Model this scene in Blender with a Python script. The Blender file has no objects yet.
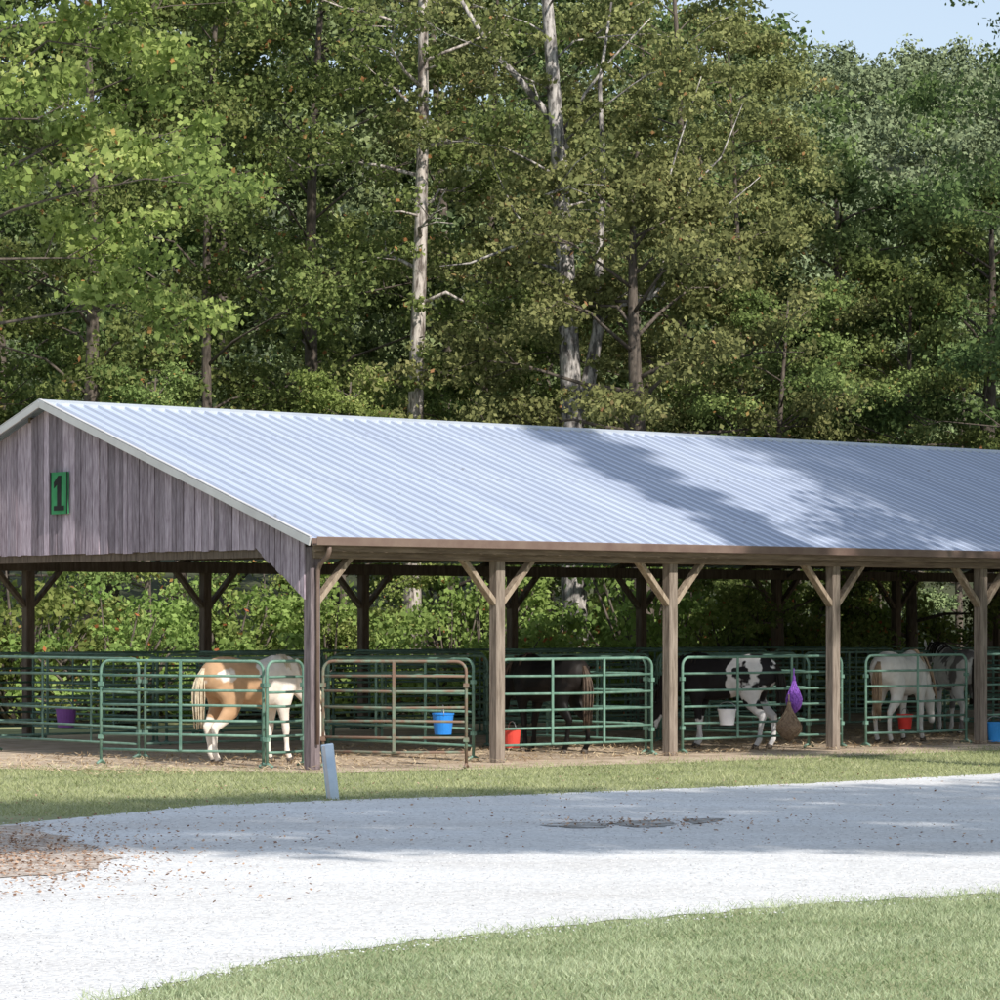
import bpy, bmesh, math, random
import numpy as np
from mathutils import Vector, Matrix
random.seed(7)
F=3250.0; CH=1.76; HZ=620.0; S=1.2
C=bpy.context.scene.collection
TH=math.atan(3250/3700.0); CU,SU=math.cos(TH),math.sin(TH)
P0=(-2.206,38.13)
def W(u,w,z=0.0): return (P0[0]+u*CU-w*SU, P0[1]+u*SU+w*CU, z)
def at(px,d): return ((px-500)*d/F, d)
def gp(px,py):
    d=CH*F/(py-HZ); return ((px-500)*d/F, d)

# ------------------------------------------------------------------ materials
def newmat(name):
    m=bpy.data.materials.new(name); m.use_nodes=True
    nt=m.node_tree; b=nt.nodes['Principled BSDF']; return m,nt,b
def N(nt,t,**kw):
    n=nt.nodes.new(t)
    for k,v in kw.items(): setattr(n,k,v)
    return n
def ramp(nt,stops,interp='LINEAR'):
    r=N(nt,'ShaderNodeValToRGB'); e=r.color_ramp.elements; r.color_ramp.interpolation=interp
    while len(e)<len(stops): e.new(0.5)
    for i,(p,c) in enumerate(stops):
        e[i].position=p; e[i].color=(c[0],c[1],c[2],1)
    return r
def noisemat(name,c1,c2,scale=5,detail=6,rough=.8,metal=0.0,bump=0.0,stretch=(1,1,1),lo=.35,hi=.65,attr=None,bscale=None,spec=.3):
    m,nt,b=newmat(name); L=nt.links.new
    tc=N(nt,'ShaderNodeTexCoord'); mp=N(nt,'ShaderNodeMapping'); mp.inputs['Scale'].default_value=stretch
    L(tc.outputs['Object'],mp.inputs['Vector'])
    no=N(nt,'ShaderNodeTexNoise'); no.inputs['Scale'].default_value=scale; no.inputs['Detail'].default_value=detail
    no.inputs['Roughness'].default_value=.65
    L(mp.outputs[0],no.inputs['Vector'])
    r=ramp(nt,[(lo,c1),(hi,c2)]); L(no.outputs['Fac'],r.inputs['Fac'])
    col=r.outputs['Color']
    if attr:
        a=N(nt,'ShaderNodeAttribute',attribute_name='rnd')
        mr=N(nt,'ShaderNodeMapRange'); mr.inputs['To Min'].default_value=attr[0]; mr.inputs['To Max'].default_value=attr[1]
        L(a.outputs['Fac'],mr.inputs['Value'])
        hs=N(nt,'ShaderNodeHueSaturation'); L(mr.outputs[0],hs.inputs['Value']); L(col,hs.inputs['Color']); col=hs.outputs['Color']
    L(col,b.inputs['Base Color'])
    b.inputs['Roughness'].default_value=rough; b.inputs['Metallic'].default_value=metal
    b.inputs['Specular IOR Level'].default_value=spec
    if bump:
        bn=N(nt,'ShaderNodeBump'); bn.inputs['Strength'].default_value=bump; bn.inputs['Distance'].default_value=.02
        src=no
        if bscale:
            src=N(nt,'ShaderNodeTexNoise'); src.inputs['Scale'].default_value=bscale; src.inputs['Detail'].default_value=4
            L(mp.outputs[0],src.inputs['Vector'])
        L(src.outputs['Fac'],bn.inputs['Height']); L(bn.outputs[0],b.inputs['Normal'])
    return m
def leafmat(name,dark,mid,light,accent=None,trans=.3):
    m,nt,b=newmat(name); L=nt.links.new
    nt.nodes.remove(b)
    a=N(nt,'ShaderNodeAttribute',attribute_name='rnd')
    oi=N(nt,'ShaderNodeObjectInfo')
    stops=[(0,dark),(.5,mid),(.93,light)]
    if accent: stops.append((.985,accent))
    r=ramp(nt,stops); L(a.outputs['Fac'],r.inputs['Fac'])
    hs=N(nt,'ShaderNodeHueSaturation')
    mr=N(nt,'ShaderNodeMapRange'); mr.inputs['To Min'].default_value=.8; mr.inputs['To Max'].default_value=1.2
    L(oi.outputs['Random'],mr.inputs['Value']); L(mr.outputs[0],hs.inputs['Value'])
    mr2=N(nt,'ShaderNodeMapRange'); mr2.inputs['To Min'].default_value=.485; mr2.inputs['To Max'].default_value=.51
    L(oi.outputs['Random'],mr2.inputs['Value']); L(mr2.outputs[0],hs.inputs['Hue'])
    L(r.outputs[0],hs.inputs['Color'])
    df=N(nt,'ShaderNodeBsdfDiffuse'); L(hs.outputs[0],df.inputs['Color'])
    out=df
    if trans>0:
        tr=N(nt,'ShaderNodeBsdfTranslucent'); L(hs.outputs[0],tr.inputs['Color'])
        mx=N(nt,'ShaderNodeMixShader'); mx.inputs[0].default_value=trans
        L(df.outputs[0],mx.inputs[1]); L(tr.outputs[0],mx.inputs[2]); out=mx
    L(out.outputs[0],nt.nodes['Material Output'].inputs['Surface'])
    return m

M={}
M['leaf_mid']=leafmat('leaf_mid',(.08,.115,.04),(.185,.245,.08),(.33,.39,.14),(.45,.24,.09))
M['leaf_dark']=leafmat('leaf_dark',(.055,.085,.036),(.12,.17,.062),(.21,.27,.10))
M['leaf_bright']=leafmat('leaf_bright',(.13,.18,.05),(.28,.35,.105),(.48,.53,.19),(.48,.26,.10),trans=.40)
M['leaf_olive']=leafmat('leaf_olive',(.10,.12,.05),(.225,.245,.095),(.37,.38,.16),(.45,.26,.12))
M['leaf_far']=leafmat('leaf_far',(.115,.145,.085),(.19,.24,.13),(.29,.345,.195),trans=0)  # distance haze put into the leaf colour: paler darks, more blue
M['leaf_second']=leafmat('leaf_second',(.095,.13,.065),(.185,.24,.11),(.30,.36,.17),trans=0)  # haze of the rear ranks mixed into the colour, lighter and bluer
M['leaf_under']=leafmat('leaf_under',(.13,.19,.06),(.26,.36,.10),(.43,.53,.18),(.5,.16,.08),trans=.4)
M['bark_dark']=noisemat('bark_dark',(.075,.06,.05),(.17,.14,.115),8,8,.9,bump=.6,stretch=(3,3,.6))
M['bark_pale']=noisemat('bark_pale',(.11,.10,.095),(.52,.48,.45),5.5,10,.85,bump=.6,stretch=(2,2,.55),lo=.44,hi=.58)
M['bark_pine']=noisemat('bark_pine',(.13,.105,.09),(.56,.50,.45),5.5,10,.9,bump=.6,stretch=(2,2,.45),lo=.42,hi=.58)
M['wood_gable']=noisemat('wood_gable',(.20,.15,.185),(.51,.43,.50),4,10,.85,bump=.5,stretch=(9,9,1.1),attr=(.5,1.3),lo=.3,hi=.68)
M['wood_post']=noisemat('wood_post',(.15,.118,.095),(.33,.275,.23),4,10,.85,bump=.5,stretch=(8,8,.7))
M['wood_brace']=noisemat('wood_brace',(.20,.15,.11),(.42,.34,.26),4,10,.85,bump=.5,stretch=(6,6,1))
M['wood_post_shade']=noisemat('wood_post_shade',(.10,.078,.085),(.25,.205,.215),4,10,.85,bump=.5,stretch=(8,8,.7))  # corner post wood, darker and purpler: its shade painted into the colour
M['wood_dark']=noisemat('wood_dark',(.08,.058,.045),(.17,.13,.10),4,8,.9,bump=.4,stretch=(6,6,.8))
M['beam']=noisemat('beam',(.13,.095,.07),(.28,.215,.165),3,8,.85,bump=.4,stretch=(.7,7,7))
M['gutter']=noisemat('gutter',(.15,.10,.085),(.20,.145,.12),3,4,.5,bump=.05)
M['trim']=noisemat('trim',(.50,.49,.50),(.60,.59,.60),2,6,.55,bump=.05)
M['ridge_metal']=noisemat('ridge_metal',(.46,.50,.56),(.56,.60,.66),2,6,.5,metal=.2,bump=.05)
M['wire']=noisemat('wire',(.3,.3,.3),(.4,.4,.4),5,6,.4,metal=.7)
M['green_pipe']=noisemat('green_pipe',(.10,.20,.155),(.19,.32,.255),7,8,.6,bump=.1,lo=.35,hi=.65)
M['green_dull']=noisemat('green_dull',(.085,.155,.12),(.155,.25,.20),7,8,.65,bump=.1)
M['rust_pipe']=noisemat('rust_pipe',(.21,.135,.10),(.18,.24,.18),4,8,.75,bump=.2,lo=.45,hi=.6)
M['hoof']=noisemat('hoof',(.05,.04,.035),(.10,.08,.065),20,4,.6)
M['eye']=noisemat('eye',(.01,.008,.006),(.015,.012,.01),2,2,.1,spec=.6)
M['hair_dark']=noisemat('hair_dark',(.012,.010,.009),(.035,.028,.024),12,6,.6)
M['hair_brown']=noisemat('hair_brown',(.045,.032,.024),(.13,.09,.065),12,6,.6)
M['hair_cream']=noisemat('hair_cream',(.45,.36,.25),(.72,.62,.47),12,6,.6)
M['hair_tan']=noisemat('hair_tan',(.32,.22,.15),(.5,.37,.25),12,6,.6)
M['hill']=noisemat('hill_floor',(.05,.06,.03),(.09,.10,.05),.5,6,.95)
def pinto(name,c1,c2,off,scale=1.5,th=.5,leg=None,front=None):
    m,nt,b=newmat(name); L=nt.links.new
    tc=N(nt,'ShaderNodeTexCoord'); mp=N(nt,'ShaderNodeMapping'); mp.inputs['Location'].default_value=off
    mp.inputs['Scale'].default_value=(1,.8,1)
    L(tc.outputs['Object'],mp.inputs['Vector'])
    no=N(nt,'ShaderNodeTexNoise'); no.inputs['Scale'].default_value=scale; no.inputs['Detail'].default_value=3; no.inputs['Roughness'].default_value=.5
    L(mp.outputs[0],no.inputs['Vector'])
    sep=N(nt,'ShaderNodeSeparateXYZ'); L(tc.outputs['Object'],sep.inputs[0])
    fac=no.outputs['Fac']
    def add(f,sock,a0,a1,b0,b1):
        mr=N(nt,'ShaderNodeMapRange'); mr.inputs['From Min'].default_value=a0; mr.inputs['From Max'].default_value=a1
        mr.inputs['To Min'].default_value=b0; mr.inputs['To Max'].default_value=b1
        L(sock,mr.inputs['Value']); ma=N(nt,'ShaderNodeMath',operation='ADD'); L(f,ma.inputs[0]); L(mr.outputs[0],ma.inputs[1]); return ma.outputs[0]
    if leg: fac=add(fac,sep.outputs['Z'],leg-.15,leg+.15,.6,0)
    if front: fac=add(fac,sep.outputs['X'],front[0],front[1],front[2],front[3])
    r=ramp(nt,[(th-.015,c1),(th+.015,c2)]); L(fac,r.inputs['Fac'])
    fn=N(nt,'ShaderNodeTexNoise'); fn.inputs['Scale'].default_value=9; L(tc.outputs['Object'],fn.inputs['Vector'])
    mr=N(nt,'ShaderNodeMapRange'); mr.inputs['To Min'].default_value=.75; mr.inputs['To Max'].default_value=1.2; L(fn.outputs['Fac'],mr.inputs['Value'])
    hs=N(nt,'ShaderNodeHueSaturation'); L(mr.outputs[0],hs.inputs['Value']); L(r.outputs[0],hs.inputs['Color'])
    L(hs.outputs[0],b.inputs['Base Color']); b.inputs['Roughness'].default_value=.55; b.inputs['Specular IOR Level'].default_value=.15
    return m
M['coat_palomino']=pinto('coat_palomino',(.50,.31,.18),(.80,.73,.66),(1.3,.2,.4),1.6,.64,leg=.58,front=(.05,.25,0,.45))
M['coat_bay']=pinto('coat_bay',(.009,.008,.008),(.018,.015,.014),(0,0,0),2,.5)
M['coat_blackwhite']=pinto('coat_blackwhite',(.02,.018,.02),(.76,.74,.74),(3.1,.9,.3),2.8,.56,leg=.55,front=(-.15,.1,.075,-.45))
M['coat_white']=pinto('coat_white',(.80,.77,.73),(.55,.44,.35),(5.1,1.9,.3),1.5,.70)
M['coat_greypinto']=pinto('coat_greypinto',(.22,.20,.20),(.76,.74,.72),(7.1,2.9,2.3),2.2,.42)

def roofmat():
    m,nt,b=newmat('metal_roofing'); L=nt.links.new
    tc=N(nt,'ShaderNodeTexCoord'); mp=N(nt,'ShaderNodeMapping'); mp.inputs['Scale'].default_value=(1.2,.18,.18); L(tc.outputs['Object'],mp.inputs[0])
    no=N(nt,'ShaderNodeTexNoise'); no.inputs['Scale'].default_value=2.5; no.inputs['Detail'].default_value=8; L(mp.outputs[0],no.inputs['Vector'])
    r=ramp(nt,[(.3,(.475,.54,.70)),(.7,(.565,.63,.78))]); L(no.outputs['Fac'],r.inputs['Fac'])
    n2=N(nt,'ShaderNodeTexNoise'); n2.inputs['Scale'].default_value=4; n2.inputs['Detail'].default_value=8; L(tc.outputs['Object'],n2.inputs['Vector'])
    r2=ramp(nt,[(.68,(1,1,1)),(.76,(.7,.66,.62))]); L(n2.outputs['Fac'],r2.inputs['Fac'])
    mx=N(nt,'ShaderNodeMix',data_type='RGBA',blend_type='MULTIPLY'); mx.inputs[0].default_value=1
    L(r.outputs[0],mx.inputs[6]); L(r2.outputs[0],mx.inputs[7])
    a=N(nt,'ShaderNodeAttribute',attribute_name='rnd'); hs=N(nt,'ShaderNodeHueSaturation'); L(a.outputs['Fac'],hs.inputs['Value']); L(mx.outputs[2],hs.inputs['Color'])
    L(hs.outputs[0],b.inputs['Base Color'])
    b.inputs['Metallic'].default_value=.2; b.inputs['Roughness'].default_value=.42
    return m
M['roof']=roofmat()
def gravelmat():
    m,nt,b=newmat('gravel'); L=nt.links.new
    tc=N(nt,'ShaderNodeTexCoord')
    v=N(nt,'ShaderNodeTexVoronoi'); v.inputs['Scale'].default_value=38; L(tc.outputs['Object'],v.inputs['Vector'])
    r=ramp(nt,[(0,(.54,.54,.55)),(.5,(.73,.735,.745)),(1,(.86,.865,.875))]); L(v.outputs['Color'],r.inputs['Fac'])
    n=N(nt,'ShaderNodeTexNoise'); n.inputs['Scale'].default_value=.7; n.inputs['Detail'].default_value=8; n.inputs['Roughness'].default_value=.7
    mp=N(nt,'ShaderNodeMapping'); mp.inputs['Scale'].default_value=(.35,1,1); L(tc.outputs['Object'],mp.inputs[0]); L(mp.outputs[0],n.inputs['Vector'])
    r2=ramp(nt,[(.3,(.82,.79,.76)),(.6,(1,1,1))]); L(n.outputs['Fac'],r2.inputs['Fac'])
    mx=N(nt,'ShaderNodeMix',data_type='RGBA',blend_type='MULTIPLY'); mx.inputs[0].default_value=1
    L(r.outputs[0],mx.inputs[6]); L(r2.outputs[0],mx.inputs[7]); L(mx.outputs[2],b.inputs['Base Color']); b.inputs['Roughness'].default_value=.9
    bp=N(nt,'ShaderNodeBump'); bp.inputs['Strength'].default_value=.5; bp.inputs['Distance'].default_value=.012
    L(v.outputs['Distance'],bp.inputs['Height']); bp.invert=True; L(bp.outputs[0],b.inputs['Normal'])
    return m
M['gravel']=gravelmat()
M['stone']=noisemat('stone',(.56,.56,.57),(.80,.80,.81),3,3,.9,attr=(.65,1.2))
M['wetpatch']=noisemat('wet_patch',(.20,.185,.17),(.64,.63,.62),9,8,.8,stretch=(.35,1,1),bump=.4,lo=.45,hi=.6)
M['grass_base']=noisemat('grass_base',(.20,.22,.105),(.37,.38,.21),1.2,10,.95,bump=.5,bscale=60,lo=.3,hi=.7)
M['dirt']=noisemat('dirt',(.36,.27,.19),(.64,.52,.40),2.2,10,.95,bump=.6,bscale=18,lo=.35,hi=.65)
M['leafdirt']=noisemat('leaf_dirt',(.36,.28,.225),(.64,.57,.51),7,10,.95,bump=.4,bscale=30,lo=.4,hi=.6)
def attrmat(name,c1,c2,trans=0):
    return leafmat(name,c1,tuple((a+b)/2 for a,b in zip(c1,c2)),c2,None,trans)
M['blade']=attrmat('grass_blade',(.22,.27,.11),(.53,.54,.31),trans=.25)
M['blade2']=attrmat('grass_blade_cool',(.19,.26,.125),(.54,.59,.39),trans=.25)
M['litter']=attrmat('leaf_litter',(.20,.11,.07),(.52,.37,.26))
M['straw']=attrmat('straw',(.40,.30,.18),(.70,.58,.38))

# ------------------------------------------------------------------ mesh helpers
def mesh_np(name,V,Fa,mat=None,rnd=None,smooth=False):
    V=np.asarray(V,dtype=np.float32); Fa=np.asarray(Fa,dtype=np.int32)
    me=bpy.data.meshes.new(name); n,k=Fa.shape
    me.vertices.add(len(V)); me.vertices.foreach_set('co',V.ravel())
    me.loops.add(n*k); me.loops.foreach_set('vertex_index',Fa.ravel())
    me.polygons.add(n); me.polygons.foreach_set('loop_start',np.arange(0,n*k,k,dtype=np.int32))
    try: me.polygons.foreach_set('loop_total',np.full(n,k,dtype=np.int32))
    except Exception: pass
    if rnd is not None:
        a=me.attributes.new('rnd','FLOAT','FACE'); a.data.foreach_set('value',np.asarray(rnd,dtype=np.float32))
    me.update(calc_edges=True)
    if smooth: me.polygons.foreach_set('use_smooth',np.ones(n,dtype=bool))
    if mat: me.materials.append(mat)
    return me
class MB:
    def __init__(s): s.v=[]; s.f=[]; s.r=[]
    def box(s,c,size,rot=None,r=None):
        n=len(s.v); hx,hy,hz=[a/2 for a in size]
        for dx in(-hx,hx):
            for dy in(-hy,hy):
                for dz in(-hz,hz):
                    p=Vector((dx,dy,dz))
                    if rot: p=rot@p
                    s.v.append((c[0]+p.x,c[1]+p.y,c[2]+p.z))
        for q in((0,1,3,2),(4,6,7,5),(0,4,5,1),(2,3,7,6),(0,2,6,4),(1,5,7,3)):
            s.f.append(tuple(n+i for i in q)); s.r.append(r if r is not None else .5)
    def bar(s,a,b,w,h,up=(0,0,1)):
        a=Vector(a); b=Vector(b); d=b-a; L=d.length; x=d.normalized(); y=Vector(up).cross(x)
        if y.length<1e-4: y=Vector((0,1,0)).cross(x)
        y.normalize(); z=x.cross(y); R=Matrix((x,y,z)).transposed()
        s.box((a+b)/2,(L,w,h),R)
    def prism(s,pts,axis_vec):
        n=len(s.v); k=len(pts)
        for p in pts: s.v.append(tuple(p))
        for p in pts: s.v.append(tuple(p[i]+axis_vec[i] for i in range(3)))
        s.f.append(tuple(n+i for i in range(k))); s.f.append(tuple(n+k+i for i in reversed(range(k))))
        s.r+= [.5,.5]
        for i in range(k):
            j=(i+1)%k; s.f.append((n+i,n+k+i,n+k+j,n+j)); s.r.append(.5)
    def tube(s,pts,rad,sides=8,cap=True,closed=False,ry=None,r=None):
        pts=[Vector(p) for p in pts]; k=len(pts)
        if not hasattr(rad,'__len__'): rad=[rad]*k
        n=len(s.v); prev=None
        for i,p in enumerate(pts):
            if closed: t=pts[(i+1)%k]-pts[i-1]
            else: t=pts[min(i+1,k-1)]-pts[max(i-1,0)]
            t=t.normalized() if t.length>1e-9 else Vector((0,0,1))
            if ry is not None: y=Vector((0,1,0))-t*t.y; y.normalize()
            elif prev is None:
                y=Vector((0,1,0)) if abs(t.y)<.9 else Vector((1,0,0)); y=(y-t*y.dot(t)).normalized()
            else: y=(prev-t*prev.dot(t)).normalized()
            prev=y; z=t.cross(y)
            for j in range(sides):
                a=2*math.pi*j/sides
                q=p+y*(math.cos(a)*(ry[i] if ry is not None else rad[i]))+z*(math.sin(a)*rad[i])
                s.v.append(tuple(q))
        rings=k if closed else k-1
        for i in range(rings):
            i2=(i+1)%k
            for j in range(sides):
                j2=(j+1)%sides
                s.f.append((n+i*sides+j,n+i*sides+j2,n+i2*sides+j2,n+i2*sides+j)); s.r.append(.5 if r is None else r)
        if cap and not closed:
            s.f.append(tuple(n+j for j in reversed(range(sides)))); s.f.append(tuple(n+(k-1)*sides+j for j in range(sides))); s.r+=[.5,.5]
    def mesh(s,name,mat,smooth=False):
        me=bpy.data.meshes.new(name); me.from_pydata(s.v,[],s.f); me.update()
        a=me.attributes.new('rnd','FLOAT','FACE'); a.data.foreach_set('value',s.r)
        if mat: me.materials.append(mat)
        bm=bmesh.new(); bm.from_mesh(me); bmesh.ops.recalc_face_normals(bm,faces=bm.faces); bm.to_mesh(me); bm.free()
        if smooth:
            me.polygons.foreach_set('use_smooth',[True]*len(me.polygons))
        return me
def ob(name,me,parent=None,loc=None):
    o=bpy.data.objects.new(name,me); C.objects.link(o)
    if parent: o.parent=parent
    if loc: o.location=loc
    return o
def tag(o,label,cat,group=None):
    o['label']=label; o['category']=cat
    if group: o['group']=group
    return o
def thing(name,label,cat,loc=(0,0,0),rz=0,group=None):
    o=bpy.data.objects.new(name,None); C.objects.link(o); o.location=loc; o.rotation_euler=(0,0,rz); o.empty_display_size=.2
    return tag(o,label,cat,group)
def bevel(o,w=.008):
    m=o.modifiers.new('bevel','BEVEL'); m.width=w; m.segments=1; m.limit_method='ANGLE'

# ------------------------------------------------------------------ ground
def sstep(x): x=np.clip(x,0,1); return x*x*(3-2*x)
def hillh(x,y):
    h=34.3*sstep((y-72)/(235-72))
    return h+ (np.sin(x*.05+1)*1.2+np.sin(x*.023+y*.02)*1.2)*sstep((y-110)/80)
xs=np.concatenate([np.linspace(-420,-40,20),np.linspace(-36,60,49),np.linspace(70,420,18)])
ys=np.concatenate([np.linspace(-60,70,14),np.linspace(74,260,48),np.linspace(280,700,10)])
gx,gy=np.meshgrid(xs,ys); gz=np.where(gy<=72,0,hillh(gx,gy))
V=np.stack([gx,gy,gz],-1).reshape(-1,3); nx=len(xs)
i,j=np.meshgrid(np.arange(len(ys)-1),np.arange(nx-1),indexing='ij'); a=(i*nx+j).ravel()
g=ob('ground',mesh_np('ground',V,np.stack([a,a+1,a+nx+1,a+nx],-1),M['grass_base'],smooth=True)); g['kind']='structure'
g.data.materials.append(M['hill'])
mi=np.array([1 if V[q][1]>50 else 0 for q in a],dtype=np.int32); g.data.polygons.foreach_set('material_index',mi)

def sheet(name,pts,z,mat,jit=.05,step=.12):
    out=[]
    for k in range(len(pts)):
        p=Vector(pts[k]); q=Vector(pts[(k+1)%len(pts)]); n=max(1,min(120,int((q-p).length/step)))
        for t in range(n):
            r=p.lerp(q,t/n); out.append((r.x+random.uniform(-jit,jit),r.y+random.uniform(-jit*1.6,jit*1.6),z))
    bm=bmesh.new(); vs=[bm.verts.new(p) for p in out]; es=[bm.edges.new((vs[k],vs[(k+1)%len(vs)])) for k in range(len(vs))]
    bmesh.ops.triangle_fill(bm,use_beauty=True,edges=es)
    for f in bm.faces:
        if f.normal.z<0: f.normal_flip()
    me=bpy.data.meshes.new(name); bm.to_mesh(me); bm.free(); me.materials.append(mat)
    o=ob(name,me); o['kind']='structure'; return o
TOP=[(-500,850),(-100,835),(20,824),(200,806),(350,800),(500,796),(650,790),(800,784),(1000,774),(1400,757),(1900,742)]
BOT=[(2200,850),(1500,872),(1000,893),(900,899),(800,906),(600,922),(450,938),(300,957),(200,977),(110,1000),(60,1060),(0,1150),(-300,1500)]
sheet('gravel_road',[gp(*p) for p in TOP+BOT]+[(-5,6.5),(-9,15),(-9.5,22)],.004,M['gravel'])
DF=[(-300,771),(0,769),(120,770),(320,774),(500,769),(670,763),(833,757),(1000,750)]
sheet('dirt_floor',[gp(*p) for p in DF]+[W(20,-.5)[:2],W(31.5,-.5)[:2],W(31.5,11.6)[:2],W(-3.5,11.6)[:2]],.004,M['dirt'])
sheet('leafy_verge',[gp(*p) for p in [(-120,828),(20,827),(60,835),(85,846),(120,860),(90,869),(40,878),(-20,883),(-150,884)]],.010,M['leafdirt'],.10,.25)
for k,pp in enumerate([[(535,826),(575,823),(612,824),(606,828),(570,829)],[(618,822),(668,820),(676,825),(650,829),(622,827)],[(684,820),(722,819),(716,823),(690,825)]]):
    sheet('damp_patch',[gp(*p) for p in pp],.009,M['wetpatch'],.06,.1)

rng=np.random.default_rng(5)
topx=np.array([p[0] for p in TOP]); topy=np.array([p[1] for p in TOP])
bx_=sorted([p for p in BOT if p[0]>=110]); botx=np.array([p[0] for p in bx_]); boty=np.array([p[1] for p in bx_])
dfx=np.array([p[0] for p in DF]+[1400]); dfy=np.array([p[1] for p in DF]+[733])
def pix(x,d): return 500+x*F/d, HZ+CH*F/d
def blades(name,n,x0,x1,d0,d1,mask,h,w,mat):
    x=rng.uniform(x0,x1,n); d=rng.uniform(d0,d1,n); px,py=pix(x,d); k=mask(px,py); x=x[k]; d=d[k]; n=len(x)
    patch=.5+.5*np.sin(x*1.7+np.sin(d*1.3)*2)*np.cos(d*1.1+x*.4)
    p2=np.sin(x*5.1+np.sin(d*3.7)*1.5)*np.cos(d*4.3-x*2)
    hh=rng.uniform(h*.3,h,n)*(.65+.5*patch+.15*p2); an=rng.uniform(0,6.28,n); ww=rng.uniform(.5,1,n)*w
    dx=np.cos(an)*ww; dy=np.sin(an)*ww; lx=rng.normal(0,.8,n)*hh; ly=rng.normal(0,.8,n)*hh
    V=np.zeros((n,3,3)); V[:,0]=np.stack([x-dx,d-dy,np.zeros(n)],-1); V[:,1]=np.stack([x+dx,d+dy,np.zeros(n)],-1); V[:,2]=np.stack([x+lx,d+ly,hh],-1)
    me=mesh_np(name,V.reshape(-1,3),np.arange(3*n).reshape(-1,3),mat,np.clip(.3*patch+.16*p2+rng.random(n)*.6,0,1))
    return ob(name,me)
o=blades('grass',190000,-3.5,4,14,22,lambda px,py:(py>np.interp(px,botx,boty)+rng.normal(0,4,len(px)))&(px>80),.042,.0045,M['blade2'])
o['label']='mown pale green grass in the foreground beside the gravel road'; o['category']='grass'; o['kind']='stuff'
o=blades('grass',190000,-8,9,29,46,lambda px,py:(py<np.interp(px,topx,topy)+rng.normal(0,1.2,len(px)))&(py>np.interp(px,dfx,dfy)-1+rng.normal(0,2,len(px)))&(rng.random(len(px))<.9),.055,.007,M['blade'])
o['label']='sunlit strip of short grass between barn and gravel road'; o['category']='grass'; o['kind']='stuff'
n=24000; d=1/rng.uniform(1/34,1/14,n); x=rng.uniform(-1,1,n)*(d*.17+.5); px,py=pix(x,d)
k=(py>np.interp(px,topx,topy)-2)&((py<np.interp(px,botx,boty)+7)|(px<100)); x=x[k]; d=d[k]; n=len(x)
oc=np.array([[1,0,0],[0,1,0],[-1,0,0],[0,-1,0],[0,0,1]],float); s=rng.uniform(.004,.012,n)
an=rng.uniform(0,6.28,n); ca,sa=np.cos(an),np.sin(an); V=np.zeros((n,5,3))
for q in range(5):
    a1,b1,c1=oc[q]; V[:,q,0]=x+s*(a1*ca-b1*sa*.7); V[:,q,1]=d+s*(a1*sa+b1*ca*.7); V[:,q,2]=.004+s*c1*.7
V+=rng.normal(0,.0015,V.shape)
Fc=np.array([[0,1,4],[1,2,4],[2,3,4],[3,0,4]]); FF=(Fc[None]+5*np.arange(n)[:,None,None]).reshape(-1,3)
o=ob('loose_stones',mesh_np('loose_stones',V.reshape(-1,3),FF,M['stone'],np.repeat(rng.random(n),4))); tag(o,'loose pale stones scattered over the gravel road','gravel'); o['kind']='stuff'
def scatter_quads(name,x,d,size,mat,label,cat,zmax=.03,asp=.6,flat=.35):
    n=len(x); nrm=np.stack([rng.normal(0,flat,n),rng.normal(0,flat,n),np.ones(n)],-1); nrm/=np.linalg.norm(nrm,axis=1)[:,None]
    t=rng.normal(0,1,(n,3)); t-=nrm*(t*nrm).sum(1)[:,None]; t/=np.linalg.norm(t,axis=1)[:,None]; b=np.cross(nrm,t)
    s=(rng.uniform(.5,1,n)*size)[:,None]; c=np.stack([x,d,.012+rng.uniform(0,zmax,n)+s[:,0]*.2],-1)
    V=np.stack([c-t*s*.5,c+b*s*.5*asp,c+t*s*.5,c-b*s*.5*asp],1)
    o=ob(name,mesh_np(name,V.reshape(-1,3),np.arange(4*n).reshape(-1,4),mat,rng.random(n))); tag(o,label,cat); o['kind']='stuff'; return o
pts=[]
for q in range(3600):
    px_=random.gauss(40,90); py_=random.gauss(855,18)
    if px_<260 and 820<py_<902 and random.random()<(1.0-max(0,px_)/230): pts.append(gp(px_,py_))
for q in range(350): pts.append(gp(random.uniform(0,330),random.uniform(815,905)))
for q in range(1100): pts.append(gp(random.uniform(-30,1030),random.uniform(752,850)))
for q in range(320): pts.append(gp(random.gauss(640,60),random.gauss(824,3)))
pts=np.array(pts); scatter_quads('fallen_leaves',pts[:,0],pts[:,1],.045,M['litter'],'reddish brown fallen leaves drifted on the left verge and road','leaves',.012)
n=11000; u=rng.uniform(-3,16,n); w=rng.uniform(-.5,5,n); X=P0[0]+u*CU-w*SU; D=P0[1]+u*SU+w*CU
scatter_quads('straw_bedding',X,D,.13,M['straw'],'loose straw and hay strewn over the dirt floor of the pens','straw',.03,.12,.3)

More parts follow.
